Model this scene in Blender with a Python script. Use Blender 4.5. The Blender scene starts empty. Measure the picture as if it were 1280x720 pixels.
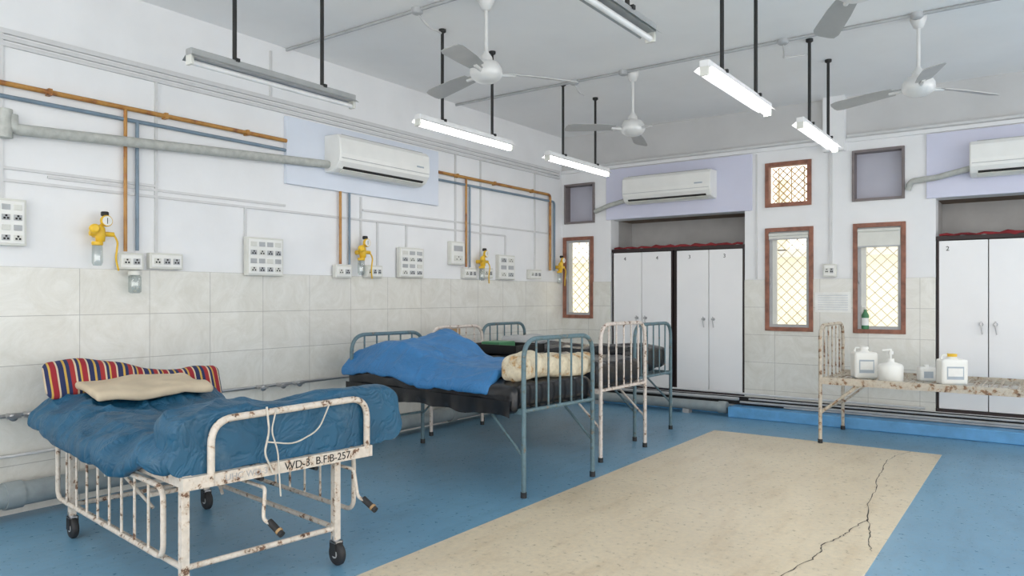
import bpy, bmesh, math, random
from mathutils import Vector, Matrix, noise
random.seed(4)
S = bpy.context.scene
YB, CE = 8.68, 3.57

# ---------------------------------------------------------------- materials
def newmat(name):
    m = bpy.data.materials.new(name); m.use_nodes = True
    nt = m.node_tree; b = nt.nodes['Principled BSDF']
    return m, nt, b
def coords(nt):
    return nt.nodes.new('ShaderNodeTexCoord').outputs['Object']
def noise_n(nt, scale, detail=4, rough=.55, vec=None):
    n = nt.nodes.new('ShaderNodeTexNoise'); n.inputs['Scale'].default_value = scale
    n.inputs['Detail'].default_value = detail; n.inputs['Roughness'].default_value = rough
    nt.links.new(vec if vec else coords(nt), n.inputs['Vector']); return n
def ramp(nt, fac, stops):
    r = nt.nodes.new('ShaderNodeValToRGB'); e = r.color_ramp.elements
    while len(e) < len(stops): e.new(.5)
    for i, (p, c) in enumerate(stops):
        e[i].position = p; e[i].color = (*c, 1) if len(c) == 3 else c
    nt.links.new(fac, r.inputs['Fac']); return r
def mixc(nt, A, B, fac=1.0, mode='MULTIPLY'):
    mx = nt.nodes.new('ShaderNodeMix'); mx.data_type = 'RGBA'; mx.blend_type = mode
    if isinstance(fac, float): mx.inputs['Factor'].default_value = fac
    else: nt.links.new(fac, mx.inputs['Factor'])
    nt.links.new(A, mx.inputs['A']); nt.links.new(B, mx.inputs['B']); return mx.outputs['Result']
def bump(nt, b, h, strength=.2, dist=.01):
    n = nt.nodes.new('ShaderNodeBump'); n.inputs['Strength'].default_value = strength
    n.inputs['Distance'].default_value = dist
    nt.links.new(h, n.inputs['Height']); nt.links.new(n.outputs['Normal'], b.inputs['Normal'])
def mul(c, k): return tuple(min(1, x*k) for x in c)
def plain(name, col, rough=.5, metal=0, var=.08, scale=8, bmp=0, bscale=30, spec=.5):
    m, nt, b = newmat(name)
    n = noise_n(nt, scale)
    r = ramp(nt, n.outputs['Fac'], [(.3, mul(col, 1-var)), (.7, mul(col, 1+var))])
    nt.links.new(r.outputs['Color'], b.inputs['Base Color'])
    b.inputs['Roughness'].default_value = rough; b.inputs['Metallic'].default_value = metal
    b.inputs['Specular IOR Level'].default_value = spec
    if bmp:
        n2 = noise_n(nt, bscale, 5); bump(nt, b, n2.outputs['Fac'], bmp)
    return m
def chipped(name, col, rust=(.10, .045, .025), thr=.60, scale=14, rough=.5):
    m, nt, b = newmat(name)
    n = noise_n(nt, scale, 8, .65)
    r = ramp(nt, n.outputs['Fac'], [(thr-.015, (0, 0, 0)), (thr+.015, (1, 1, 1))])
    n2 = noise_n(nt, 40, 3)
    r2 = ramp(nt, n2.outputs['Fac'], [(.3, mul(col, .85)), (.7, mul(col, 1.05))])
    r3 = ramp(nt, n2.outputs['Fac'], [(.35, mul(rust, .5)), (.65, mul(rust, 1.8))])
    r4 = ramp(nt, n.outputs['Fac'], [(thr-.09, (1, 1, 1)), (thr, (.80, .70, .60))])
    base = mixc(nt, r2.outputs['Color'], r4.outputs['Color'])
    nt.links.new(mixc(nt, base, r3.outputs['Color'], r.outputs['Color'], 'MIX'), b.inputs['Base Color'])
    b.inputs['Roughness'].default_value = rough
    bump(nt, b, r.outputs['Color'], -.3, .002)
    return m
def rexine(name, col, rough=.5, var=.2, worn=(.25, .32, .36)):
    m, nt, b = newmat(name)
    n = noise_n(nt, 5, 5)
    r = ramp(nt, n.outputs['Fac'], [(.3, mul(col, 1-var)), (.7, mul(col, 1+var))])
    n3 = noise_n(nt, 3.2, 8, .7)
    r3 = ramp(nt, n3.outputs['Fac'], [(.58, (0, 0, 0)), (.78, (.35, .35, .35))])
    wc = nt.nodes.new('ShaderNodeRGB'); wc.outputs[0].default_value = (*worn, 1)
    nt.links.new(mixc(nt, r.outputs['Color'], wc.outputs[0], r3.outputs['Color'], 'MIX'), b.inputs['Base Color'])
    b.inputs['Roughness'].default_value = rough
    n2 = noise_n(nt, 7, 3, .5); n2.inputs['Distortion'].default_value = 1.2
    a = nt.nodes.new('ShaderNodeMath'); a.operation = 'SUBTRACT'; a.inputs[1].default_value = .5
    c = nt.nodes.new('ShaderNodeMath'); c.operation = 'ABSOLUTE'
    nt.links.new(n2.outputs['Fac'], a.inputs[0]); nt.links.new(a.outputs[0], c.inputs[0])
    r2 = ramp(nt, c.outputs[0], [(0, (0, 0, 0)), (.09, (1, 1, 1))])
    bump(nt, b, r2.outputs['Color'], .35, .012)
    return m
def emit(name, col, st):
    m, nt, b = newmat(name)
    b.inputs['Base Color'].default_value = (*col, 1)
    b.inputs['Emission Color'].default_value = (*col, 1); b.inputs['Emission Strength'].default_value = st
    return m
def tile(name, axis, off):
    m, nt, b = newmat(name)
    sep = nt.nodes.new('ShaderNodeSeparateXYZ'); nt.links.new(coords(nt), sep.inputs[0])
    ax = nt.nodes.new('ShaderNodeMath'); ax.operation = 'ADD'; ax.inputs[1].default_value = off
    nt.links.new(sep.outputs[axis], ax.inputs[0])
    az = nt.nodes.new('ShaderNodeMath'); az.operation = 'ADD'; az.inputs[1].default_value = .01
    nt.links.new(sep.outputs['Z'], az.inputs[0])
    cb = nt.nodes.new('ShaderNodeCombineXYZ')
    nt.links.new(ax.outputs[0], cb.inputs[0]); nt.links.new(az.outputs[0], cb.inputs[1])
    br = nt.nodes.new('ShaderNodeTexBrick'); br.offset = 0; br.squash = 1
    br.inputs['Scale'].default_value = 1; br.inputs['Brick Width'].default_value = .49
    br.inputs['Row Height'].default_value = .32; br.inputs['Mortar Size'].default_value = .0024
    br.inputs['Color1'].default_value = (.82, .81, .76, 1); br.inputs['Color2'].default_value = (.775, .765, .72, 1)
    br.inputs['Mortar'].default_value = (.50, .49, .46, 1)
    nt.links.new(cb.outputs[0], br.inputs['Vector'])
    n = noise_n(nt, 3.5, 9, .75); n.inputs['Distortion'].default_value = 1.5
    r = ramp(nt, n.outputs['Fac'], [(.35, (.87, .86, .83)), (.62, (1, 1, 1))])
    nt.links.new(mixc(nt, br.outputs['Color'], r.outputs['Color']), b.inputs['Base Color'])
    b.inputs['Roughness'].default_value = .2
    bump(nt, b, br.outputs['Fac'], -.3, .002)
    return m
def floor_mat(name, col, dark, grime):
    m, nt, b = newmat(name)
    n = noise_n(nt, 1.2, 9, .72); n2 = noise_n(nt, 26, 6, .7)
    r = ramp(nt, n.outputs['Fac'], [(.3, dark), (.68, col)])
    r2 = ramp(nt, n2.outputs['Fac'], [(.3, (.82, .83, .84)), (.65, (1.0, 1.0, 1.0))])
    c = mixc(nt, r.outputs['Color'], r2.outputs['Color'])
    mp = nt.nodes.new('ShaderNodeMapping'); mp.inputs['Scale'].default_value = (3, .8, 1); mp.inputs['Rotation'].default_value = (0, 0, .5)
    nt.links.new(coords(nt), mp.inputs[0])
    n3 = noise_n(nt, 1.8, 10, .75, mp.outputs[0])
    r4 = ramp(nt, n3.outputs['Fac'], [(.50, (1, 1, 1)), (.72, grime)])
    c = mixc(nt, c, r4.outputs['Color'])
    nt.links.new(c, b.inputs['Base Color'])
    r3 = ramp(nt, n2.outputs['Fac'], [(.3, (.24,)*3), (.7, (.42,)*3)])
    nt.links.new(r3.outputs['Color'], b.inputs['Roughness'])
    bump(nt, b, n2.outputs['Fac'], .08, .004)
    return m
def stripes(name, axis, cols, period):
    m, nt, b = newmat(name)
    sep = nt.nodes.new('ShaderNodeSeparateXYZ'); nt.links.new(coords(nt), sep.inputs[0])
    a = nt.nodes.new('ShaderNodeMath'); a.operation = 'DIVIDE'; a.inputs[1].default_value = period
    f = nt.nodes.new('ShaderNodeMath'); f.operation = 'FRACT'
    nt.links.new(sep.outputs[axis], a.inputs[0]); nt.links.new(a.outputs[0], f.inputs[0])
    r = ramp(nt, f.outputs[0], cols); r.color_ramp.interpolation = 'CONSTANT'
    nt.links.new(r.outputs['Color'], b.inputs['Base Color']); b.inputs['Roughness'].default_value = .9
    return m
def glassy(name, col=(1, 1, 1), gl=.08):
    m = bpy.data.materials.new(name); m.use_nodes = True; nt = m.node_tree; nt.nodes.clear()
    o = nt.nodes.new('ShaderNodeOutputMaterial'); t = nt.nodes.new('ShaderNodeBsdfTransparent'); g = nt.nodes.new('ShaderNodeBsdfGlossy')
    t.inputs[0].default_value = (*col, 1); g.inputs['Roughness'].default_value = .1
    mx = nt.nodes.new('ShaderNodeMixShader'); mx.inputs[0].default_value = gl
    nt.links.new(t.outputs[0], mx.inputs[1]); nt.links.new(g.outputs[0], mx.inputs[2]); nt.links.new(mx.outputs[0], o.inputs[0])
    return m

WALL = plain('wall_paint', (.85, .855, .865), .6, var=.03, scale=2.5, bmp=.05)
WALLUP = plain('wall_paint_shaded', (.60, .60, .60), .7, var=.05, scale=2)  # wall paint with the shade of the upper band put into its colour
LILAC = plain('lilac_board', (.65, .66, .80), .5, var=.03, scale=2)
PALE = plain('pale_board', (.72, .77, .86), .45, var=.03, scale=2)
PANEL = plain('grey_panel', (.50, .50, .58), .5, var=.05, scale=2)
CEIL = plain('ceiling_paint', (.92, .92, .92), .8, var=.03, scale=1.2)
TL = tile('tile_left', 'Y', -2.40+.49*10); TB = tile('tile_back', 'X', .06)
FBLUE = floor_mat('vinyl_blue', (.20, .41, .58), (.145, .315, .47), (.74, .77, .79))
FBEI = floor_mat('vinyl_beige', (.83, .715, .53), (.71, .60, .43), (.84, .79, .72))
CURB = plain('curb_blue', (.13, .37, .66), .4, var=.15)
WHITE = plain('white_plastic', (.84, .84, .81), .35, var=.02)
OFFW = plain('offwhite_plastic', (.70, .70, .65), .4, var=.04)
CAB = plain('cabinet_laminate', (.89, .885, .89), .35, var=.02, scale=2)
DKFR = plain('dark_frame', (.025, .012, .012), .5)
DARK = plain('dark_gap', (.02, .02, .02), .8)
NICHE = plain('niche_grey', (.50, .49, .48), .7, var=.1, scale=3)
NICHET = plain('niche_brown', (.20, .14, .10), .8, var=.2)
WOOD = plain('window_wood', (.27, .11, .07), .5, var=.35, scale=12)
WOODG = plain('grey_wood', (.20, .17, .17), .5, var=.1, scale=12)
STEEL = plain('steel', (.45, .45, .46), .35, .9)
GREYM = plain('grey_metal', (.55, .56, .57), .4, .3)
BLACK = plain('black_paint', (.012, .012, .012), .5)
RUBBER = plain('rubber', (.02, .02, .022), .6, var=.3)
ORANGE = chipped('copper_orange', (.50, .25, .06), (.25, .10, .03), .58, 10, .4)
PBLUE = plain('pipe_bluegrey', (.18, .25, .32), .4, var=.15)
CONDW = plain('conduit_white', (.66, .66, .66), .45, var=.04)
CONDG = plain('conduit_grey', (.44, .45, .46), .5, var=.1)
INSUL = plain('insulated_pipe', (.46, .47, .44), .6, var=.15, scale=20, bmp=.5, bscale=25)
DRAIN = plain('drain_pipe', (.30, .34, .35), .45, var=.15)
YEL = plain('yellow_paint', (.80, .50, .03), .4, var=.1)
CLEAR = glassy('clear_plastic', (.82, .86, .86), .18)
PANE = glassy('window_glass', (.97, .95, .90), .06)
TAN = plain('tan_lattice', (.62, .42, .18), .6, var=.15)
MESHM = plain('mesh_metal', (.46, .41, .27), .6, var=.1)
FANM = plain('fan_enamel', (.72, .72, .71), .35, .1, var=.03)
BLADE = plain('fan_blade', (.45, .45, .445), .4, .2, var=.05)
LIT = emit('tube_lit', (1, .99, .98), 16)
TUBE = plain('tube_unlit', (.80, .80, .80), .3)
BATT = plain('batten', (.42, .43, .43), .35, .5)
BATTW = plain('batten_white', (.80, .80, .80), .4)
CREAMC = chipped('paint_cream_chipped', (.68, .62, .55), (.12, .06, .035), thr=.60, scale=26)
PINKC = chipped('paint_pinkish_chipped', (.70, .63, .58), thr=.61, scale=24)
TEALC = chipped('paint_teal_chipped', (.12, .20, .235), (.17, .15, .13), thr=.62, scale=22)
DECKC = chipped('deck_rusty', (.58, .52, .43), (.20, .11, .06), thr=.575, scale=18)
REX1 = rexine('rexine_blue', (.010, .088, .172), .46)
REX2 = rexine('rexine_bright_blue', (.036, .185, .43), .5, .12, (.25, .4, .6))
BLKR = plain('rexine_black', (.012, .013, .016), .26, var=.3, scale=6, bmp=.4, bscale=9)
CREAM = plain('cream_sheet', (.62, .52, .38), .9, var=.1, scale=6, bmp=.2)
RAG = plain('rag', (.60, .56, .50), .9, var=.15, scale=20)
FLORAL = chipped('floral_blanket', (.74, .66, .50), (.40, .25, .12), .60, 9, .9)
STR = stripes('striped_cloth', 'Y', [(0, (.30, .02, .03)), (.18, (.62, .5, .35)), (.24, (.02, .03, .10)), (.42, (.55, .36, .08)), (.5, (.02, .03, .10)),
                                     (.62, (.33, .03, .03)), (.78, (.62, .5, .35)), (.84, (.02, .03, .10)), (.94, (.55, .36, .08))], .17)
CARD = plain('cardboard', (.40, .26, .13), .9)
GREEN = plain('green_plastic', (.06, .22, .10), .4)
REDC = plain('red_cloth', (.22, .02, .025), .9, var=.3)
JERRY = plain('jerrycan', (.86, .86, .82), .35, var=.02)
LABEL = plain('label', (.42, .48, .54), .6)
PAPER = plain('paper', (.87, .87, .84), .8)
INK = plain('ink', (.02, .02, .02), .8)
CRACK = plain('crack_dark', (.07, .06, .05), .9)

# ---------------------------------------------------------------- mesh builder
def fillet(pts, rad, n=5):
    pts = [Vector(p) for p in pts]; out = [pts[0]]
    for i in range(1, len(pts)-1):
        a, b, c = pts[i-1], pts[i], pts[i+1]
        d1, d2 = (a-b), (c-b)
        r = min(rad, d1.length*.49, d2.length*.49)
        p, q = b+d1.normalized()*r, b+d2.normalized()*r
        for k in range(n+1):
            t = k/n; out.append(p*(1-t)**2 + b*2*t*(1-t) + q*t*t)
    out.append(pts[-1]); return out
class M:
    def __init__(s): s.v = []; s.f = []; s.mi = []; s.sm = []; s.mats = []
    def m(s, mat):
        if mat not in s.mats: s.mats.append(mat)
        return s.mats.index(mat)
    def add(s, vs, fs, mat, smooth=False):
        o = len(s.v); k = s.m(mat); s.v += [tuple(v) for v in vs]
        for f in fs: s.f.append([i+o for i in f]); s.mi.append(k); s.sm.append(smooth)
    def box(s, x0, x1, y0, y1, z0, z1, mat, R=None, c=None, bev=0):
        if bev:
            bev = min(bev, abs(x1-x0)*.45, abs(y1-y0)*.45, abs(z1-z0)*.45)
            bm = bmesh.new(); bmesh.ops.create_cube(bm, size=1)
            for v in bm.verts: v.co = Vector(((x0+x1)/2+v.co.x*(x1-x0), (y0+y1)/2+v.co.y*(y1-y0), (z0+z1)/2+v.co.z*(z1-z0)))
            bmesh.ops.bevel(bm, geom=bm.edges[:], offset=bev, segments=2, affect='EDGES', profile=.5)
            vs = [v.co.copy() for v in bm.verts]; bm.verts.index_update(); fs = [[v.index for v in f.verts] for f in bm.faces]; bm.free()
        else:
            vs = [Vector((x, y, z)) for z in (z0, z1) for y in (y0, y1) for x in (x0, x1)]
            fs = [(0, 2, 3, 1), (4, 5, 7, 6), (0, 1, 5, 4), (2, 6, 7, 3), (0, 4, 6, 2), (1, 3, 7, 5)]
        if R is not None:
            c = Vector(c) if c else Vector(((x0+x1)/2, (y0+y1)/2, (z0+z1)/2))
            vs = [c+R@(v-c) for v in vs]
        s.add(vs, fs, mat)
    def tube(s, pts, r, mat, seg=10, closed=False):
        P = [Vector(p) for p in pts]
        Q = [P[0]]
        for p in P[1:]:
            if (p-Q[-1]).length > 1e-5: Q.append(p)
        P = Q; n = len(P)
        if n < 2: return
        t = (P[1]-P[0]).normalized()
        u = t.orthogonal().normalized(); vs = []; fs = []
        for i, p in enumerate(P):
            if i == 0: tn = t
            elif i == n-1: tn = (P[i]-P[i-1]).normalized()
            else:
                tn = (P[i+1]-P[i]).normalized()+(P[i]-P[i-1]).normalized()
                tn = tn.normalized() if tn.length > 1e-6 else t
            u = (u-tn*u.dot(tn)); u = u.normalized() if u.length > 1e-6 else tn.orthogonal().normalized()
            w = tn.cross(u); rr = r[i] if isinstance(r, (list, tuple)) else r
            for k in range(seg):
                a = 2*math.pi*k/seg; vs.append(p+(u*math.cos(a)+w*math.sin(a))*rr)
        for i in range(n-1):
            for k in range(seg):
                fs.append((i*seg+k, i*seg+(k+1) % seg, (i+1)*seg+(k+1) % seg, (i+1)*seg+k))
        s.add(vs, fs, mat, True)
        s.add([vs[k] for k in range(seg)], [tuple(range(seg))[::-1]], mat); s.add(vs[-seg:], [tuple(range(seg))], mat)
    def lathe(s, prof, mat, loc=(0, 0, 0), axis='Z', seg=24, R=None):
        vs = []; fs = []; loc = Vector(loc)
        for (r, h) in prof:
            for k in range(seg):
                a = 2*math.pi*k/seg; p = Vector((r*math.cos(a), r*math.sin(a), h))
                if axis == 'X': p = Vector((p.z, p.x, p.y))
                if axis == 'Y': p = Vector((p.x, p.z, p.y))
                if R is not None: p = R@p
                vs.append(loc+p)
        for i in range(len(prof)-1):
            for k in range(seg):
                fs.append((i*seg+k, i*seg+(k+1) % seg, (i+1)*seg+(k+1) % seg, (i+1)*seg+k))
        s.add(vs, fs, mat, True)
        s.add(vs[:seg], [tuple(range(seg))], mat); s.add(vs[-seg:], [tuple(range(seg))], mat)
    def rbox(s, c, h, r, mat, n=(30, 20, 5), deform=None):
        c = Vector(c); h = Vector(h); idx = {}; vs = []; fs = []
        def vert(p):
            key = tuple(round(x, 5) for x in p)
            if key in idx: return idx[key]
            q0 = Vector((p[0]*h.x, p[1]*h.y, p[2]*h.z))
            q = Vector([max(-(h[i]-r), min(h[i]-r, q0[i])) for i in range(3)])
            d = q0-q
            if d.length > 1e-9: q0 = q+d.normalized()*r
            w = c+q0
            if deform: w = Vector(deform(w))
            vs.append(w); idx[key] = len(vs)-1; return idx[key]
        def lin(i, k): return -1+2*i/k
        for ax in range(3):
            a, b = [(1, 2), (0, 2), (0, 1)][ax]
            for sg in (-1, 1):
                for i in range(n[a]):
                    for j in range(n[b]):
                        q = []
                        for (ii, jj) in ((i, j), (i+1, j), (i+1, j+1), (i, j+1)):
                            p = [0, 0, 0]; p[ax] = sg; p[a] = lin(ii, n[a]); p[b] = lin(jj, n[b]); q.append(vert(p))
                        if (sg > 0) == (ax == 1): q = q[::-1]
                        fs.append(q)
        s.add(vs, fs, mat, True)
    def build(s, name, loc=(0, 0, 0), rz=0, parent=None):
        me = bpy.data.meshes.new(name); me.from_pydata(s.v, [], s.f)
        for m in s.mats: me.materials.append(m)
        me.polygons.foreach_set('material_index', s.mi); me.polygons.foreach_set('use_smooth', s.sm)
        me.update()
        o = bpy.data.objects.new(name, me); S.collection.objects.link(o)
        o.location = loc; o.rotation_euler = (0, 0, rz)
        if parent: o.parent = parent
        return o
def text(body, size, loc, rot, parent, mat=None, name='lettering'):
    c = bpy.data.curves.new(name, 'FONT'); c.body = body; c.size = size; c.extrude = .0008
    c.materials.append(mat or INK)
    o = bpy.data.objects.new(name, c); S.collection.objects.link(o); o.parent = parent
    o.location = loc; o.rotation_euler = rot; return o
def wr(p, sc, amp, seed=0):
    return noise.noise(Vector((p[0]*sc+seed, p[1]*sc, p[2]*sc)))*amp
def crease(p, sx, sy, amp, seed=0):   # sharp ridged folds
    n = noise.noise(Vector((p[0]*sx+seed, p[1]*sy, p[2]*2+seed)))
    return amp*max(0, 1-abs(n)*5)
def sstep(a, b, x):
    t = max(0, min(1, (x-a)/(b-a))); return t*t*(3-2*t)

# ---------------------------------------------------------------- room shell
XR, YF = 10.0, -3.0
a = M(); a.box(-.2, XR, YF, YB+.8, -.1, 0, FBLUE); a.build('floor')
a = M(); a.box(2.6, 4.66, YF, 7.5, .0, .003, FBEI); a.build('floor_beige_inlay')
a = M()
for pl, w in (([(4.31, 7.01), (4.33, 6.6), (4.36, 6.2), (4.41, 5.8), (4.42, 5.5), (4.497, 5.06), (4.55, 4.8), (4.58, 4.6), (4.626, 4.438)], .003),
              ([(4.497, 5.06), (4.46, 4.85), (4.45, 4.7), (4.43, 4.595), (4.38, 4.4), (4.40, 4.25), (4.39, 4.12), (4.30, 3.7)], .003),
              ([(4.31, 7.01), (4.34, 7.25), (4.42, 7.48)], .002)):
    L = []
    for (p, q) in zip(pl[:-1], pl[1:]):
        for k in range(6):
            t = k/6; x = p[0]*(1-t)+q[0]*t; y = p[1]*(1-t)+q[1]*t
            L.append((x+random.uniform(-.008, .008), y, .0032))
    L.append((*pl[-1], .0032))
    vs = []; fs = []
    for i, p in enumerate(L):
        ww = w*random.uniform(.4, 1.3); vs += [(p[0]-ww, p[1], .0042), (p[0]+ww, p[1], .0042)]
        if i: fs.append((2*i-2, 2*i-1, 2*i+1, 2*i))
    a.add(vs, fs, CRACK)
a.build('floor_crack')
a = M(); a.box(-.2, XR, YF, YB+.8, CE, CE+.15, CEIL); a.build('ceiling')
a = M(); a.box(-.2, 0, YF, YB+.25, 0, CE, WALL); a.build('wall_left')
a = M(); a.box(0, .012, YF, YB, 0, 1.59, TL); a.build('trim_1')

holes = [(.03, .50, 1.10, 2.20), (.76, 2.53, .22, 2.40), (2.77, 3.30, 1.0, 2.18), (3.71, 4.22, 1.0, 2.18),
         (2.77, 3.28, 2.42, 2.93), (3.70, 4.21, 2.42, 2.97), (.05, .52, 2.38, 2.92), (4.49, 6.25, .22, 2.40)]
def wall_cut(mesh, x0, x1, z0, z1, y0, y1, mat, hs):
    xs = sorted({x0, x1, *[min(max(h[0], x0), x1) for h in hs], *[min(max(h[1], x0), x1) for h in hs]})
    zs = sorted({z0, z1, *[min(max(h[2], z0), z1) for h in hs], *[min(max(h[3], z0), z1) for h in hs]})
    for i in range(len(xs)-1):
        zr = None
        for j in range(len(zs)-1):
            cx, cz = (xs[i]+xs[i+1])/2, (zs[j]+zs[j+1])/2
            if any(h[0] < cx < h[1] and h[2] < cz < h[3] for h in hs):
                if zr: mesh.box(xs[i], xs[i+1], y0, y1, zr[0], zr[1], mat); zr = None
            else: zr = (zr[0] if zr else zs[j], zs[j+1])
        if zr: mesh.box(xs[i], xs[i+1], y0, y1, zr[0], zr[1], mat)
a = M()
wall_cut(a, -.2, XR, 0, 3.09, YB, YB+.22, WALL, holes)
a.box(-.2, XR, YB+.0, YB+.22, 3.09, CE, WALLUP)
a.box(-.0, 3.45, YB-.03, YB, 3.07, 3.11, WALL); a.box(3.63, XR, YB-.03, YB, 3.07, 3.11, WALL)
a.box(3.42, 3.64, YB-.10, YB, 2.98, CE, WALL)
for x0, x1 in ((.76, 2.53), (4.49, 6.25)):
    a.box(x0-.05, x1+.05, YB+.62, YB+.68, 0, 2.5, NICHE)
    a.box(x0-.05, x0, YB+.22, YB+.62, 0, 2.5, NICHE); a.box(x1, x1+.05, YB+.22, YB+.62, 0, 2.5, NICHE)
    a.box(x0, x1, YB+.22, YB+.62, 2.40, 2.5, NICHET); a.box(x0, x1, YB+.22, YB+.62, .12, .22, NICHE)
a.build('wall_back')
a = M(); wall_cut(a, 0.012, XR, .22, 1.59, YB-.012, YB, TB, holes); a.build('trim_2')
a = M(); a.box(2.42, XR, YB-.27, YB-.012, 0, .12, CURB, bev=.01)
a.box(0.02, 2.42, YB-.04, YB-.012, 0, .10, CURB)
a.box(.6, XR, YB-.02, YB-.011, .12, .215, DARK)
a.build('baseboard_back')
a = M()
for z, r, x0 in ((.16, .014, 2.5), (.20, .011, 2.6), (.135, .012, 3.0)):
    a.tube([(x0, YB-.05-r*2, z), (XR, YB-.05-r*2, z)], r, CONDG)
a.tube([(.5, YB-.13, .20), (2.5, YB-.13, .20)], .02, CONDG); a.tube([(.5, YB-.10, .27), (4.4, YB-.05, .25)], .012, CONDW)
a.build('baseboard_pipes')
a = M(); a.box(.70, 2.62, YB-.025, YB, 2.40, 3.06, LILAC, bev=.004); a.build('ac_backing_board')
a = M(); a.box(4.41, 6.3, YB-.025, YB, 2.40, 3.06, LILAC, bev=.004); a.build('ac_backing_board')
a = M(); a.box(0, .04, 4.09, 6.08, 2.38, 2.97, PALE, bev=.004); a.build('ac_backing_board')

# ---------------------------------------------------------------- windows
def window(n, x0, x1, z0, z1, kind):
    a = M(); w = .028 if kind == 'grey' else .045; y0, y1 = YB-.025, YB+.07
    fm = WOODG if kind == 'grey' else WOOD
    a.box(x0, x0+w, y0, y1, z0, z1, fm, bev=.004); a.box(x1-w, x1, y0, y1, z0, z1, fm, bev=.004)
    a.box(x0+w, x1-w, y0, y1, z0, z0+w, fm); a.box(x0+w, x1-w, y0, y1, z1-w, z1, fm)
    ix0, ix1, iz0, iz1 = x0+w, x1-w, z0+w, z1-w
    if kind == 'grey':
        a.box(ix0, ix1, YB+.10, YB+.12, iz0-.03, iz1+.03, PANEL)
        a.box(ix0-.02, ix1+.02, YB+.12, YB+.14, iz0-.04, iz1+.04, PANEL)
        for (p, q, r, t) in ((ix0-.02, ix0, iz0-.02, iz1+.02), (ix1, ix1+.02, iz0-.02, iz1+.02)): a.box(p, q, YB+.07, YB+.13, r, t, fm)
        for (r, t) in ((iz0-.02, iz0), (iz1, iz1+.02)): a.box(ix0-.02, ix1+.02, YB+.07, YB+.13, r, t, fm)
    else:
        if kind == 'tall':
            g = .032
            for (p, q, r, t) in ((ix0, ix0+g, iz0, iz1), (ix1-g, ix1, iz0, iz1), (ix0+g, ix1-g, iz0, iz0+g), (ix0+g, ix1-g, iz1-g, iz1)):
                a.box(p, q, YB+.0, YB+.04, r, t, CONDG)
            a.box(ix0+g, ix0+g+.05, YB+.01, YB+.035, iz0+g, iz1-g, OFFW)
            a.tube([(ix0+.015, YB-.005, (iz0+iz1)/2-.06), (ix0+.015, YB-.03, (iz0+iz1)/2), (ix0+.015, YB-.005, (iz0+iz1)/2+.06)], .006, STEEL, 6)
        a.box(ix0, ix1, YB+.045, YB+.05, iz0, iz1, PANE)
        lm = TAN if kind == 'small' else MESHM
        st = .085 if kind == 'small' else .12; rr = .006 if kind == 'small' else .004; yy = YB+.12
        W, Hh = ix1-ix0, iz1-iz0
        k = -math.ceil(Hh/st)*st
        while k < W:
            for sg in (1, -1):
                t0 = max(0, -k); t1 = min(Hh, W-k)
                if t1 > t0:
                    xa, xb = ix0+k+t0, ix0+k+t1
                    if sg < 0: xa, xb = ix1-(k+t0), ix1-(k+t1)
                    a.tube([(xa, yy, iz0+t0), (xb, yy, iz0+t1)], rr, lm, 5)
            k += st
        if kind == 'small':
            for i in range(3): a.tube([(ix0+W*(i+.5)/3, yy+.02, iz0), (ix0+W*(i+.5)/3, yy+.02, iz1)], .006, lm, 6)
    o = a.build('window_%d' % n); return o
window(1, .03, .50, 1.10, 2.20, 'tall'); window(2, 2.77, 3.30, 1.0, 2.18, 'tall'); window(3, 3.71, 4.22, 1.0, 2.18, 'tall')
window(4, 2.77, 3.28, 2.42, 2.93, 'small'); window(5, 3.70, 4.21, 2.42, 2.97, 'grey'); window(6, .05, .52, 2.38, 2.92, 'grey')
for (p, q) in ((3.76, 4.17), (2.82, 3.25)):
    a = M(); a.tube([(p, YB-.03, 2.10), (q, YB-.03, 2.10)], .02, OFFW)
    a.box(p, q, YB-.035, YB-.03, 1.93 if p > 3 else 2.05, 2.10, OFFW); a.box(p, q, YB-.04, YB-.027, 1.92 if p > 3 else 2.04, 1.935 if p > 3 else 2.055, CONDG); a.build('roller_blind')
a = M(); EXT = plain('courtyard_facade', (.84, .79, .64), .8, var=.1, scale=1.5)
a.box(-3, 9, YB+3.2, YB+3.4, 0, 2.0, EXT); a.box(-3, 9, YB+3.1, YB+3.4, 2.0, 2.12, OFFW)
for i in range(12): a.box(-3+i, -2.85+i, YB+3.1, YB+3.3, 2.1, 3.2, EXT)
a.build('courtyard_facade')

# ---------------------------------------------------------------- built-in cabinets
def cabinet(x0, xs, labels):
    a = M(); y = YB+.02; z0, z1 = .24, 1.99
    X0, X1 = xs[0][0]-.03, xs[-1][1]+.03
    a.box(X0, X1, y+.03, YB+.60, z0, z1, DKFR)
    a.box(X0, X1, y-.02, y+.03, z1-.02, z1+.02, DKFR); a.box(X0, X1, y-.02, y+.03, z0-.02, z0+.01, DKFR)
    for (p, q) in xs:
        mid = (p+q)/2
        for (u, v, hx) in ((p, mid-.004, mid-.06), (mid+.004, q, mid+.06)):
            a.box(u, v, y-.02, y+.01, z0+.015, z1-.03, CAB, bev=.004)
            a.lathe([(.018, 0), (.018, .01), (.008, .012), (.008, .03), (.014, .035), (.014, .045)], STEEL, (hx, y-.02, 1.12), 'Y', 12, Matrix.Scale(-1, 3, Vector((0, 1, 0))))
            a.tube(fillet([(hx, y-.05, 1.15), (hx, y-.055, 1.1), (hx+.01, y-.05, 1.02)], .02), .006, STEEL, 8)
    for p in {q for t in xs for q in t}: a.box(p-.018, p+.018, y-.01, y+.02, z0, z1, DKFR)
    o = a.build('storage_cabinet')
    for (lx, s) in labels: text(s, .065, (lx, y-.022, 1.86), (math.pi/2, 0, 0), o)
    return o
cabinet(0, [(.80, 1.60), (1.68, 2.50)], [(.95, '4'), (1.40, '4'), (1.83, '3'), (2.27, '3')])
cabinet(0, [(4.52, 5.37), (5.42, 6.2)], [(4.58, '2')])
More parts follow.
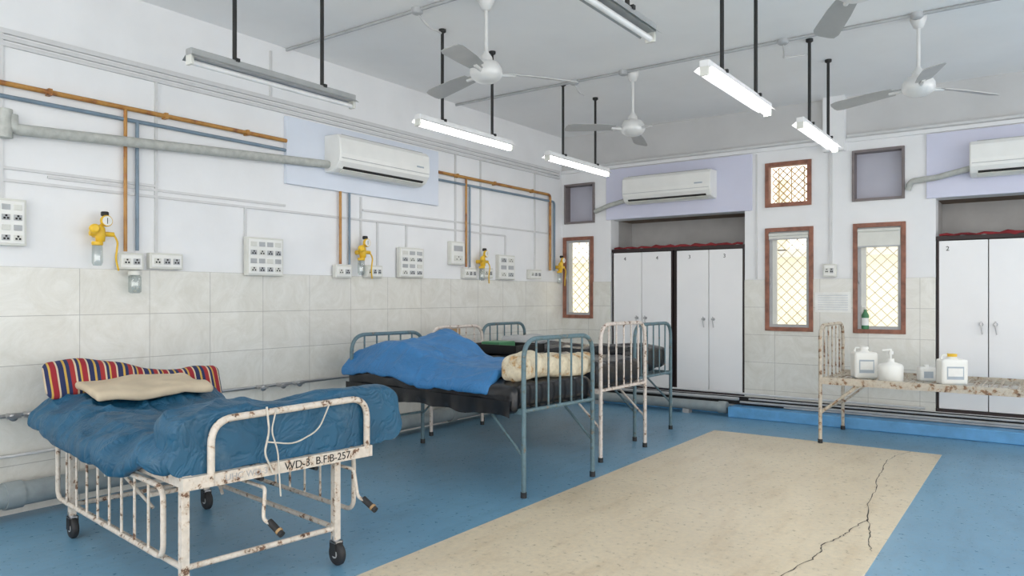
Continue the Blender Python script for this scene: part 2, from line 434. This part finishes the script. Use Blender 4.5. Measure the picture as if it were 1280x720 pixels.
for x0, x1 in ((.80, 2.5), (4.52, 6.2)):
    a = M(); pts = []
    n = 26
    for i in range(n+1):
        x = x0+(x1-x0)*i/n; pts.append((x, YB+.02+.01*math.sin(i*1.7), 2.022+.008*math.sin(i*2.3)))
    a.tube(pts, [.010+.012*abs(noise.noise(Vector((i*.37, 1, 2)))*2) for i in range(n+1)], REDC, 8)
    a.build('red_cloth_bundle')

# ---------------------------------------------------------------- AC units
def ac(L):
    a = M(); prof = [(0, 0), (-.10, -.0), (-.16, .03), (-.205, .09), (-.215, .16), (-.205, .30), (-.17, .335), (0, .34)]
    n = len(prof)
    xs = [0, .012, L-.012, L]; vs = []; fs = []
    for i, x in enumerate(xs):
        k = .96 if i in (0, 3) else 1
        for (y, z) in prof: vs.append((x, y*k, .17+(z-.17)*k))
    for i in range(3):
        for j in range(n): fs.append((i*n+j, i*n+(j+1) % n, (i+1)*n+(j+1) % n, (i+1)*n+j))
    fs += [tuple(range(n))[::-1], tuple(range(3*n, 4*n))]
    a.add(vs, fs, WHITE)
    a.box(.07, L-.07, -.185, -.11, .018, .028, DARK, Matrix.Rotation(-.6, 3, 'X'))
    a.box(.06, L-.06, -.197, -.192, .088, .092, CONDG)
    a.box(.06, L-.06, -.17, -.12, .005, .015, OFFW, Matrix.Rotation(-.5, 3, 'X'))
    a.box(.02, L-.02, -.2185, -.21, .118, .122, CONDG)
    for i in range(14): a.box(.06, L-.06, -.02-.011*i, -.014-.011*i, .338, .343, CONDG)
    a.box(L-.2, L-.10, -.217, -.213, .17, .185, LABEL)
    return a
ac(1.16).build('split_air_conditioner', (1.04, YB-.025, 2.57))
ac(1.16).build('split_air_conditioner', (4.80, YB-.025, 2.57))
o = ac(1.2).build('split_air_conditioner', (.04, 4.51, 2.53), math.pi/2)

# ---------------------------------------------------------------- pipes on walls
def run(name, pts, r, mat, f=.04, seg=8):
    a = M(); a.tube(fillet(pts, f), r, mat, seg); return a.build(name)
a = M()
a.tube([(.035, -1, 2.75), (.035, 4.09, 2.75)], .017, ORANGE)
a.tube(fillet([(.035, 6.08, 2.75), (.035, 8.33, 2.75), (.035, 8.33, 1.74)], .05), .017, ORANGE)
a.tube([(.035, 2.70, 2.75), (.035, 2.70, 1.72)], .013, ORANGE); a.tube([(.035, 4.70, 2.38), (.035, 4.70, 1.70)], .013, ORANGE)
a.tube(fillet([(.035, 6.56, 2.75), (.035, 6.56, 1.73)], .05), .013, ORANGE)
for y in (1.4, 2.2, 3.0, 3.7, 6.4, 7.1, 7.9): a.box(.001, .055, y-.012, y+.012, 2.728, 2.772, ORANGE)
a.build('copper_gas_pipe')
a = M()
a.tube([(.025, -1, 2.67), (.025, 4.09, 2.67)], .014, PBLUE)
a.tube(fillet([(.025, 6.08, 2.67), (.025, 8.45, 2.67), (.025, 8.45, 1.74)], .05), .014, PBLUE)
a.tube([(.025, 2.79, 2.67), (.025, 2.79, 1.73)], .013, PBLUE); a.tube([(.025, 4.82, 2.38), (.025, 4.82, 1.70)], .011, PBLUE)
a.tube([(.025, 6.64, 2.67), (.025, 6.64, 1.73)], .010, PBLUE)
a.build('vacuum_gas_pipe')
a = M()
a.tube(fillet([(.06, 1.97, 2.55), (.07, 1.97, 2.46), (.08, 3.2, 2.53), (.085, 4.51, 2.60)], .06), .036, INSUL, 12)
a.tube([(.06, 1.93, 2.40), (.06, 1.93, 2.58)], .045, INSUL, 12)
a.build('ac_insulated_pipe')
a = M()
for z, w in ((3.09, .016), (3.045, .012), (3.005, .012)): a.box(0, .022, -1, 8.6, z-w, z+w, CONDW)
for (y, z0, z1) in ((2.94, 1.73, 3.01), (3.95, 3.1, 3.5), (3.70, 1.89, 2.14), (5.61, 1.91, 2.14), (6.86, 1.75, 3.0), (7.35, 1.9, 2.14), (1.93, 2.02, 3.08), (4.98, 1.7, 2.36), (5.2, 1.7, 2.14), (6.4, 2.01, 3.0), (8.0, 1.75, 3.0)):
    a.box(0, .016, y-.010, y+.010, z0, z1, CONDW)
for (y0, y1, z) in ((-1, 2.94, 2.22), (-1, 7.35, 2.14), (2.2, 4.1, 2.19), (5.0, 8.3, 2.235)): a.box(0, .015, y0, y1, z-.009, z+.009, CONDW)
a.build('wall_cable_trunking')
a = M()
a.tube([(.6, YB-.045, 3.13), (3.42, YB-.045, 3.13)], .02, CONDW); a.tube([(3.66, YB-.045, 3.13), (XR, YB-.045, 3.13)], .02, CONDW)
a.box(3.47, 3.50, YB-.02, YB, 1.75, 2.98, CONDW)
a.box(2.66, 2.68, YB-.015, YB, 1.6, 3.05, CONDW)
a.build('back_wall_conduit')
run('ac_drain_pipe', [(.54, YB-.03, 2.52), (.75, YB-.07, 2.58), (1.04, YB-.10, 2.63)], .03, INSUL)
run('ac_drain_pipe', [(4.24, YB-.03, 2.50), (4.27, YB-.05, 2.585), (4.5, YB-.07, 2.60), (4.80, YB-.10, 2.66)], .03, INSUL)
a = M()
a.tube([(.05, -1, .635), (.05, 4.8, .64)], .013, STEEL)
for y in (1.95, 2.05, 3.78, 3.98, 4.15):
    a.tube([(.05, y, .64), (.13, y, .64)], .016, STEEL); a.lathe([(.012, 0), (.026, .005), (.026, .018), (.01, .022)], STEEL, (.13, y, .64), 'X', 10)
    a.box(.14, .155, y-.04, y+.04, .632, .648, STEEL)
a.tube([(.05, -1, .38), (.05, 3.5, .38)], .010, CONDW)
a.build('water_supply_pipe')
a = M()
a.tube([(.12, -1, .17), (.12, 8.3, .10)], .075, DRAIN, 16)
for y in (1.95, 4.2, 6.2): a.lathe([(.086, -.05), (.088, 0), (.086, .05)], DRAIN, (.12, y, .17-.07*(y+1)/9.3), 'Y', 16)
for y in (.8, 3.4, 5.2, 7.4): a.box(.02, .22, y-.04, y+.04, 0, .08, CONDG)
a.build('drain_pipe')
a = M(); a.tube([(.35, YB-.2, .10), (2.36, YB-.2, .10)], .06, DRAIN, 16); a.lathe([(.07, -.05), (.072, 0), (.07, .05)], DRAIN, (2.34, YB-.2, .10), 'X', 16)
for x in (.7, 1.9): a.box(x-.04, x+.04, YB-.25, YB-.15, 0, .05, CONDG)
a.build('drain_pipe')

# ---------------------------------------------------------------- switchboards / sockets
def switchboard(y, z, w, h, rows, cols, name='electrical_switchboard', sockets=False, back=False):
    a = M(); d = .05
    a.box(0, w, -d, 0, 0, h, OFFW, bev=.006)
    a.box(.015, w-.015, -d-.006, -d+.002, .015, h-.015, WHITE, bev=.003)
    for r in range(rows):
        for c in range(cols):
            cw, ch = (w-.04)/cols, (h-.04)/rows
            x0 = .02+c*cw; z0 = .02+r*ch
            a.box(x0+cw*.15, x0+cw*.85, -d-.012, -d-.004, z0+ch*.2, z0+ch*.75, CONDG if (r+c) % 3 else OFFW, bev=.002)
            if r % 2 == 0 or sockets:
                for (u, v) in ((.5, .62), (.35, .38), (.65, .38)):
                    cx, cz = x0+cw*u, z0+ch*v
                    a.box(cx-.006, cx+.006, -d-.014, -d-.011, cz-.006, cz+.006, DARK)
    loc = (y, YB-.012, z) if back else (.012 if z < 1.6 else 0, y, z)
    return a.build(name, loc, 0 if back else math.pi/2)
switchboard(1.75, 1.72, .31, .30, 4, 4); switchboard(3.68, 1.57, .36, .32, 4, 4); switchboard(5.46, 1.59, .36, .31, 4, 3)
switchboard(6.27, 1.75, .25, .26, 2, 1); switchboard(7.16, 1.60, .34, .30, 3, 2)
for (y, z, w) in ((2.87, 1.60, .26), (2.64, 1.59, .18), (4.62, 1.57, .20), (5.0, 1.58, .22), (6.5, 1.60, .24), (6.85, 1.61, .2), (7.82, 1.62, .28)):
    switchboard(y, z, w, .12, 1, 3 if w > .21 else 2, 'wall_socket', True)
switchboard(3.41, 1.61, .14, .14, 1, 2, 'wall_socket', True, True)
a = M(); a.box(3.32, 3.69, YB-.018, YB-.012, 1.22, 1.44, PAPER)
for i in range(7): a.box(3.35, 3.66, YB-.0195, YB-.018, 1.405-.026*i, 1.409-.026*i, LABEL)
a.build('wall_notice')

def regulator(y, z):
    a = M(); x = .09
    a.tube([(.0, 0, 0), (x, 0, 0)], .022, YEL, 12)
    a.lathe([(.012, -.06), (.03, -.05), (.033, 0), (.03, .04), (.015, .06)], YEL, (x, 0, 0), 'Z', 16)
    a.tube([(x, -.07, .0), (x, .09, .0)], .017, YEL, 10)
    a.lathe([(.038, 0), (.040, .008), (.040, .022), (.036, .028)], YEL, (x+.01, .03, .09), 'X', 20)
    a.lathe([(.033, .0285), (.001, .029)], PAPER, (x+.01, .03, .09), 'X', 20)
    a.box(x+.039, x+.041, .028, .032, .07, .11, INK)
    a.tube([(x, .0, .05), (x, .03, .09)], .012, YEL, 8)
    a.lathe([(.03, 0), (.032, .01), (.032, .03), (.02, .036)], YEL, (x+.03, -.06, .03), 'X', 14)
    a.lathe([(.018, -.06), (.032, -.065), (.034, -.20), (.025, -.22)], CLEAR, (x, -.02, -.0), 'Z', 18)
    a.lathe([(.034, -.055), (.036, -.06), (.036, -.075), (.034, -.08)], YEL, (x, -.02, 0), 'Z', 18)
    a.lathe([(.022, .125), (.026, .13), (.026, .15), (.02, .156)], BLACK, (x, .03, .0), 'Z', 14)
    a.tube(fillet([(x, .09, 0), (x+.02, .11, -.05), (x+.01, .10, -.17), (x-.01, .13, -.25)], .03), .007, YEL, 8)
    a.build('oxygen_regulator', (.0, y, z))
for y, z in ((2.50, 1.83), (4.93, 1.82), (6.80, 1.80), (8.50, 1.79)): regulator(y, z)
a = M(); a.tube([(0.012, 0, .02), (.09, 0, .02)], .012, OFFW); a.lathe([(.03, 0), (.042, .01), (.042, .12), (.03, .13)], CLEAR, (.09, 0, -.13)); a.lathe([(.045, 0), (.045, .025), (.03, .03)], OFFW, (.09, 0, 0))
a.build('suction_jar', (0, 2.74, 1.55))

# ---------------------------------------------------------------- ceiling fans
def fan(x, y, angs, R=.68):
    a = M()
    a.lathe([(.06, 0), (.06, -.03), (.035, -.09), (.018, -.10)], FANM, (0, 0, CE))
    a.tube([(0, 0, CE-.05), (0, 0, 3.12)], .014, FANM)
    a.lathe([(.018, .21), (.045, .17), (.05, .13), (.06, .11)], FANM, (0, 0, 2.96))
    a.lathe([(.03, .13), (.09, .11), (.115, .07), (.12, .03), (.105, 0), (.07, -.025), (.03, -.035), (.005, -.036)], FANM, (0, 0, 2.98), seg=32)
    for t in angs:
        Rz = Matrix.Rotation(math.radians(t), 3, 'Z'); tilt = Matrix.Rotation(math.radians(14), 3, 'X')
        vs = []; fs = []
        prof = [(.11, .02), (.18, .028), (.19, .055), (.35, .068), (R-.06, .075), (R-.01, .06), (R, .03)]
        for (r, w) in prof:
            for sy, sz in ((-1, -.0025), (1, -.0025), (1, .0025), (-1, .0025)):
                p = tilt@Vector((r, sy*w, sz)); p.z += -.03*((r/R)**2); vs.append(Rz@p+Vector((0, 0, 3.02)))
        n = len(prof)
        for i in range(n-1):
            for k in range(4): fs.append((i*4+k, i*4+(k+1) % 4, (i+1)*4+(k+1) % 4, (i+1)*4+k))
        fs += [(0, 1, 2, 3), (4*n-4, 4*n-3, 4*n-2, 4*n-1)]
        a.add(vs, fs, BLADE)
        a.tube([Rz@Vector((.08, 0, 0))+Vector((0, 0, 3.01)), Rz@Vector((.22, 0, 0))+Vector((0, 0, 3.012))], .014, FANM, 8)
    a.build('ceiling_fan', (x, y, 0))
fan(2.10, 4.26, (-73, 47, 167)); fan(2.16, 6.5, (229, 349, 109)); fan(4.6, 6.5, (166, 46, -74)); fan(4.6, 4.2, (117, 237, 357))

# ---------------------------------------------------------------- tube lights
def tubelight(x, y0, lit, z=2.77, L=1.25):
    a = M(); bm_ = BATTW if lit else BATT
    a.box(-.03, .03, 0, L, .02, .065, bm_, bev=.005)
    a.add([(-.03, 0, .03), (-.065, 0, .005), (-.065, L, .005), (-.03, L, .03)], [(0, 1, 2, 3)], bm_)
    a.add([(.03, 0, .03), (.065, 0, .005), (.065, L, .005), (.03, L, .03)], [(3, 2, 1, 0)], bm_)
    for yy in (0.0, L-.02): a.box(-.028, .028, yy, yy+.02, -.03, .03, OFFW, bev=.004)
    a.tube([(0, .02, -.012), (0, L-.02, -.012)], .016, LIT if lit else TUBE, 12)
    for yy in (.3, L-.28):
        a.tube([(0, yy, .06), (0, yy, CE-z)], .013, BLACK, 10)
        a.lathe([(.03, 0), (.03, -.02), (.015, -.03)], BLACK, (0, yy, CE-z), seg=12)
        a.box(-.04, .04, yy-.012, yy+.012, .055, .075, BLACK)
    a.build('hanging_tube_light', (x, y0, z))
for x, y, l, z in ((1.40, 2.37, 0, 2.76), (1.41, 4.27, 1, 2.76), (1.40, 6.15, 1, 2.77), (3.70, 2.37, 0, 2.77), (3.75, 4.24, 1, 2.74), (3.78, 6.25, 1, 2.79),
                (6.3, 2.3, 1, 2.77), (6.3, 4.2, 1, 2.77), (6.3, 6.2, 1, 2.77), (1.4, 0, 1, 2.77), (3.7, 0, 1, 2.77), (8.4, 3.0, 1, 2.77), (8.4, 6.0, 1, 2.77), (3.7, -2, 1, 2.77)): tubelight(x, y, l, z)  # this row: unseen extra tubes, added to brighten the ceiling
a = M()
for Y in (4.12, 6.42):
    a.tube([(0, Y, CE-.015), (XR, Y, CE-.015)], .013, CONDG)
    for x in (1.55, 2.1, 3.6, 4.6): a.lathe([(.045, 0), (.045, -.035), (.03, -.045), (.001, -.045)], CONDG, (x, Y, CE), seg=16)
    for x in (1.55, 3.6):
        a.tube(fillet([(x, Y, CE-.03), (x-.03, Y+.15, CE-.09), (x-.1, Y+.35, CE-.05), (1.4 if x < 2 else 3.7, Y+.45, CE-.03)], .08), .008, CONDW)
a.build('ceiling_conduit')

# ---------------------------------------------------------------- beds
def ward_bed(name, loc, rz, paint, L=2.0, W=.85, hz=1.08, fz=1.10, deck='strip', extras=None, bars=5):
    a = M(); r = .017
    for x, H in ((0, hz), (L, fz)):
        a.tube(fillet([(x, 0, 0), (x, 0, H), (x, W, H), (x, W, 0)], .15, 8), r, paint, 12)
        for yy in (0, W): a.tube([(x, yy, 0), (x, yy, .04)], .022, RUBBER, 10)
        a.tube([(x, 0, .60), (x, W, .60)], r*.8, paint)
        a.tube([(x, 0, .30), (x, W, .30)], .011, paint) if x == 0 else None
        for i in range(1, bars+1):
            yy = W*i/(bars+1); a.tube([(x, yy, .60), (x, yy, H)], .008, paint, 8)
        s = 1 if x == 0 else -1
        for yy in (0, W): a.tube([(x+s*.32, yy, .57), (x, yy, .28)], .010, paint, 8)
    for yy in (.0, W):
        a.box(0, L, yy-.016, yy+.016, .575, .615, paint); a.box(0, L, yy-.016 if yy else 0, yy+.016 if yy else .04, .572, .578, paint)
    if deck == 'strip':
        for i in range(9): a.box(0, L, .06+i*(W-.12)/8-.014, .06+i*(W-.12)/8+.014, .60, .604, paint)
        for i in range(12): a.box(.08+i*(L-.16)/11-.012, .08+i*(L-.16)/11+.012, 0, W, .596, .600, paint)
    if extras: extras(a, L, W)
    return a.build(name, loc, rz)

def ex2(a, L, W):
    def df(p):
        x, y, z = p; u = x/L
        z += wr(p, 5, .018, 3)+wr(p, 13, .008, 9)
        e = max(0, abs(y-W/2)-W*.40); z -= e*.25
        y += wr(p, 6, .02, 5)*(1 if abs(y-W/2) > W*.42 else .2)
        z += .04*(1-sstep(0, .5, u)) if z > .7 else 0
        return x, y, z
    a.rbox((L/2, W/2-.01, .70), (L/2-.03, W/2+.06, .10), .05, BLKR, (70, 30, 6), df)
    n = 90; vs = []; fs = []
    for i in range(n+1):
        x = .03+(L-.08)*i/n
        for j in range(6):
            t = j/5; h = .095+.03*(noise.noise(Vector((i*.08, 3, 5)))+.4)
            vs.append((x, -.078-.012*math.sin(i*.5)*t-.006, .67-t*h))
        if i:
            for j in range(5): fs.append(((i-1)*6+j, i*6+j, i*6+j+1, (i-1)*6+j+1))
    a.add(vs, fs, BLKR, True)
    def db(p):
        x, y, z = p
        hump = .16*(1-sstep(.45, 1.1, x))*(.35+.65*sstep(-.05, .45, x))
        z += hump+.07*sstep(.3, .9, y)*(1-sstep(.5, 1.1, x))
        z += wr(p, 4, .022, 1)+wr(p, 11, .008, 2)+crease(p, 2.2, 5, .014, 4)+crease(p, 5, 2, .010, 14)
        e = max(0, abs(y-W/2)-W*.40); z -= e*(.7+1.2*hump*3)
        x += wr(p, 3, .03, 7)+.12*sstep(.6, .0, y)*sstep(.8, 1.5, x)
        return x, y, z
    a.rbox((.77, W/2-.01, .83), (.81, W/2+.08, .035), .032, REX2, (120, 60, 4), db)
    def dc(p):
        x, y, z = p; return x, y, z+wr(p, 6, .03, 11)+.02*math.sin(y*7)+crease(p, 6, 3, .012, 3)
    a.rbox((1.83, W/2+.06, .875), (.11, W/2+.05, .085), .06, FLORAL, (16, 44, 8), dc)
ward_bed('hospital_bed', (.50, 4.42, 0), math.atan2(-.2, 1.95), TEALC, 1.97, .82, 1.06, 1.10, extras=ex2)

def ex3(a, L, W):
    def df(p):
        x, y, z = p; z += wr(p, 5, .03, 23)+wr(p, 12, .012, 4); return x, y+wr(p, 5, .02), z
    a.rbox((L/2, W/2, .72), (L/2-.04, W/2+.03, .11), .05, BLKR, (50, 26, 5), df)
    a.box(.35, .95, .15, .62, .845, .86, BLACK)
    for (p, q, r_, t) in ((.35, .95, .15, .17), (.35, .95, .60, .62), (.35, .37, .15, .62), (.93, .95, .15, .62)): a.box(p, q, r_, t, .85, .93, BLACK)
    a.box(.45, .68, .24, .50, .86, .95, GREEN, bev=.01)
    a.box(-.02, .0, .22, .44, .97, 1.06, CARD)
ward_bed('hospital_bed', (.40, 5.56, 0), math.atan2(-.06, 1.95), PINKC, 1.96, .80, 1.08, 1.16, extras=ex3)
def ex4(a, L, W):
    def df(p):
        x, y, z = p; z += wr(p, 5, .04, 43)+wr(p, 12, .012, 4)+.03*sstep(1.2, 1.7, x); return x, y+wr(p, 5, .02), z
    a.rbox((L/2, W/2, .74), (L/2-.04, W/2+.0, .12), .05, BLKR, (50, 26, 5), df)
    a.rbox((.35, W/2, .90), (.2, .28, .05), .045, GREYM, (14, 18, 3), lambda p: (p[0], p[1], p[2]+wr(p, 7, .02)))
ward_bed('hospital_bed', (.28, 6.55, 0), math.atan2(-.05, 1.95), TEALC, 1.90, .80, 1.08, 1.12, extras=ex4)
def exr(a, L, W):
    for i in range(30): a.box(.04+i*(L-.08)/29-.006, .04+i*(L-.08)/29+.006, 0, W, .606, .610, DECKC)
    a.box(0, L, -.02, .02, .565, .63, DECKC); a.box(0, L, W-.02, W+.02, .565, .63, DECKC)
    a.tube([(.35, 0, .57), (.0, 0, .30)], .01, DECKC)
ward_bed('metal_cot', (3.66, 7.44, 0), math.radians(-1), DECKC, 1.98, .90, 1.12, 1.05, extras=exr)

# bed 1 : castor bed in front
def bed1():
    a = M(); P = CREAMC; L0, L1, W = -.35, 1.50, .95   # x from head to foot
    zr = .58
    for yy in (0, W):
        a.box(L0, L1, yy-.02, yy+.02, zr-.02, zr+.025, P); a.box(L0, L1, yy-.02, yy+.02, zr-.028, zr-.02, P)
    for xx in (L0, .1, .7, 1.1): a.box(xx-.015, xx+.015, 0, W, zr-.02, zr+.01, P)
    a.box(L1-.01, L1+.03, -.03, W+.03, zr-.035, zr+.022, P)              # lettered foot plate
    for i in range(9): a.box(L0, L1, .08+i*.098-.012, .08+i*.098+.012, zr+.01, zr+.014, P)
    yf = W-.16
    legs = [(-.02, .0), (1.47, .0), (-.02, yf), (1.47, yf)]
    for (x, y) in legs:
        a.box(x-.02, x+.02, y-.018, y+.018, .13, zr, P, bev=.003)
        a.lathe([(.02, .0), (.02, .04)], STEEL, (x, y, .11), seg=12)
        for sx in (-.022, .022): a.box(x-.02, x+.03, y+sx-.003, y+sx+.003, .05, .125, RUBBER)
        a.box(x-.022, x+.03, y-.025, y+.025, .115, .125, STEEL)
        a.lathe([(.02, -.018), (.052, -.018), (.06, -.010), (.06, .010), (.052, .018), (.02, .018)], RUBBER, (x+.015, y, .06), 'Y', 24)
        a.lathe([(.022, -.021), (.022, .021)], GREYM, (x+.015, y, .06), 'Y', 12)
    for y in (0, yf): a.tube([(-.02, y, .19), (1.47, y, .19)], .014, P)
    for x in (-.02, 1.47): a.tube([(x, 0, .19), (x, yf, .19)], .014, P)
    for y in (-.045, W+.03):
        a.tube(fillet([(-.12, y, .52), (-.12, y, .22), (1.36, y, .22), (1.36, y, .54), (.0, y, .54)], .07, 6), .013, P, 10)
        for i in range(8):
            x = .04+i*.165; a.tube([(x, y, .22), (x, y, .54)], .007, P, 8)
    a.tube([(-.02, .1, .56), (.5, .25, .22)], .01, P, 8); a.tube([(-.02, W-.2, .56), (.5, W-.3, .22)], .01, P, 8)
    a.tube([(.2, W/2-.1, .5), (1.47, W/2-.1, .52)], .012, RUBBER, 8); a.tube([(.2, W/2+.2, .5), (1.47, W/2+.2, .52)], .012, RUBBER, 8)
    for x in (1.1, .5): a.tube([(x, 0, .45), (x, W, .45)], .012, P, 8)
    a.tube(fillet([(L1+.02, .10, .55), (L1+.02, .10, .84), (L1+.02, W, .86), (L1+.02, W, .55)], .11, 8), .017, P, 12)
    a.tube(fillet([(L0, .03, .55), (L0, .03, .72), (L0, W-.03, .72), (L0, W-.03, .55)], .11, 8), .017, P, 12)
    for (y, bend) in ((.34, 0), (.84, .1)):
        a.tube(fillet([(1.3, y, .50), (1.56, y, .50), (1.58, y-.02+bend*.3, .36), (1.62, y+bend*.3, .34)], .02, 4), .009, P, 8)
        a.tube([(1.60, y+bend*.3, .35), (1.68, y+.02+bend*.3, .30)], .016, RUBBER, 10)
        a.tube([(1.655, y+.014+bend*.3, .3175), (1.665, y+.017+bend*.3, .31)], .018, CARD, 10)
    y = .36
    a.tube(fillet([(L1+.04, y, .875), (L1+.047, y+.01, .76), (L1+.045, y-.015, .66), (L1+.045, y+.03, .56)], .03), .005, RAG, 6)
    a.tube(fillet([(L1+.04, y+.05, .86), (L1+.047, y+.02, .76), (L1+.045, y+.055, .66), (L1+.045, y+.07, .44)], .03), .004, RAG, 6)
    a.tube(fillet([(L1+.045, .36, .71), (L1+.05, .5, .68), (L1+.047, .64, .73), (L1+.047, .70, .85)], .05), .004, RAG, 6)
    def df(p):
        x, y, z = p; u = sstep(.25, -.45, x); top = z > .665
        z += .10*u
        z -= .05*math.exp(-((y-.45)/.3)**2)*math.exp(-((x-.6)/.5)**2)
        e = max(0, abs(y-.45)-.38); z -= e*.55
        z += wr(p, 3.5, .030, 1)+wr(p, 9, .012, 2)
        if top: z += crease(p, 2.2, 4.5, .024, 1)+crease(p, 6, 2.2, .016, 21)+crease(p, 9, 9, .006, 41)
        y += wr(p, 4, .03, 8)+(crease(p, 6, 2, .012, 61) if abs(y-.45) > .45 else 0); x += wr(p, 3, .04, 9)
        z += .08*sstep(.95, 1.3, x)
        if x < .1 and y < .25: z -= .05*sstep(.1, -.4, x)
        if x > L1-.02: x = L1-.02
        return x, y, max(z, zr+.015) if z < zr+.015 and 0 < y < W and L0 < x < L1 else z
    a.rbox((.48, W/2-.02, .665), (1.0, W/2+.09, .05), .045, REX1, (170, 90, 6), df)
    def dr(p):
        x, y, z = p; z0 = z
        z += (wr(p, 3, .045, 31)+wr(p, 10, .012, 5)-.03*sstep(.3, -.1, y))*sstep(.58, .75, z0)
        x += wr(p, 4, .03, 6)+crease(p, 3, 7, -.014, 9)+.03+(.05*sstep(.75, .62, z0) if x > 1.37 else 0)
        x = min(x, L1-.003)
        z += crease(p, 6, 5, .012, 71)
        y += wr(p, 5, .03, 2); return x, y, z
    a.rbox((1.37, W/2+.09, .745), (.13, W/2+.17, .15), .09, REX1, (24, 110, 28), dr)
    def dcr(p):
        x, y, z = p; return x, y, z+wr(p, 4, .03, 12)+.25*(.05-x)*.5+crease(p, 5, 3, .01, 6)
    a.rbox((-.20, W/2+.0, .785), (.22, W/2-.12, .024), .022, CREAM, (40, 60, 3), dcr)
    def ds(p):
        x, y, z = p; x += -.35*(z-.8)+wr(p, 4, .03, 7)+crease(p, 4, 6, .012, 5); z += .03*math.sin(y*5+1)+wr(p, 5, .03, 17)-.07*sstep(.2, 1.0, y)*.8; return x, y, z
    a.rbox((-.42, W/2+.05, .85), (.05, W/2+.08, .11), .045, STR, (8, 70, 20), ds)
    o = a.build('hospital_bed', (.83, 2.0, 0), math.atan2(-.18, 1.47))
    R90 = (math.pi/2, 0, math.pi/2)
    text('UHC WD-3', .042, (L1+.031, .16, zr-.020), R90, o, STEEL, 'plate_lettering')
    text('WD-3  B.F.B-257', .054, (L1+.031, .46, zr-.024), R90, o, None, 'plate_lettering')
bed1()

# ---------------------------------------------------------------- things on the cot
zd = .611
def jerry(name, x, y, w, d, h, cap, rz=0, lab=True):
    a = M(); a.rbox((0, 0, h*.42), (w/2, d/2, h*.42), .018, JERRY, (8, 8, 10), None)
    a.lathe([(w*.30, h*.80), (w*.17, h*.9), (w*.16, h*.93)], JERRY, (0, 0, 0), seg=16)
    a.lathe([(w*.19, h*.92), (w*.19, h), (w*.16, h*1.01)], cap, (0, 0, 0), seg=16)
    a.tube(fillet([(-w*.4, 0, h*.82), (-w*.4, 0, h*.97), (w*.2, 0, h*.95)], .02), .009, JERRY, 8)
    if lab: a.box(-w*.32, w*.32, -d/2-.003, -d/2+.001, h*.18, h*.6, LABEL); a.box(-w*.28, w*.28, -d/2-.004, -d/2, h*.28, h*.55, PAPER)
    return a.build(name, (x, y, zd), rz)
jerry('sanitizer_jerrycan', 3.98, 7.78, .21, .15, .30, WHITE, .5)
jerry('sanitizer_jerrycan', 4.72, 7.68, .22, .14, .27, YEL, .5)
a = M(); a.lathe([(.095, 0), (.105, .01), (.108, .14), (.095, .16), (.03, .18), (.03, .21)], JERRY); a.tube([(0, 0, .20), (0, 0, .28)], .008, WHITE)
a.tube(fillet([(0, 0, .28), (.0, 0, .295), (-.07, -.02, .285)], .01), .010, WHITE); a.lathe([(.022, .0), (.022, .03)], WHITE, (0, 0, .25)); a.build('pump_dispenser', (4.24, 7.60, zd))
a = M(); a.rbox((0, 0, .065), (.07, .05, .065), .015, WHITE, (6, 6, 6)); a.box(-.04, .04, -.053, -.05, .03, .09, LABEL); a.lathe([(.02, .13), (.02, .15)], WHITE); a.build('small_tub', (4.50, 7.85, zd), .5)
a = M(); a.lathe([(.035, 0), (.037, .01), (.037, .15), (.015, .19), (.015, .21)], GREEN); a.lathe([(.0375, .04), (.0375, .12)], PAPER); a.tube([(0, 0, .21), (0, 0, .24)], .006, WHITE); a.box(-.03, .01, -.008, .008, .235, .25, WHITE)
a.build('sanitizer_bottle', (3.83, YB+.0, 1.045))

# ---------------------------------------------------------------- world, camera
w = bpy.data.worlds.new('world'); S.world = w; w.use_nodes = True
bg = w.node_tree.nodes['Background']; bg.inputs['Color'].default_value = (1, .985, .96, 1); bg.inputs['Strength'].default_value = 2.5
cd = bpy.data.cameras.new('camera'); co = bpy.data.objects.new('camera', cd); S.collection.objects.link(co)
co.location = (5.39, 0, 1.4); co.rotation_euler = (math.pi/2, 0, math.atan(665/926))
cd.sensor_width = 36; cd.lens = 36*926/1280; cd.shift_y = 10/1280; cd.clip_start = .05
S.camera = co
S.view_settings.view_transform = 'Standard'; S.view_settings.look = 'None'; S.view_settings.exposure = 0
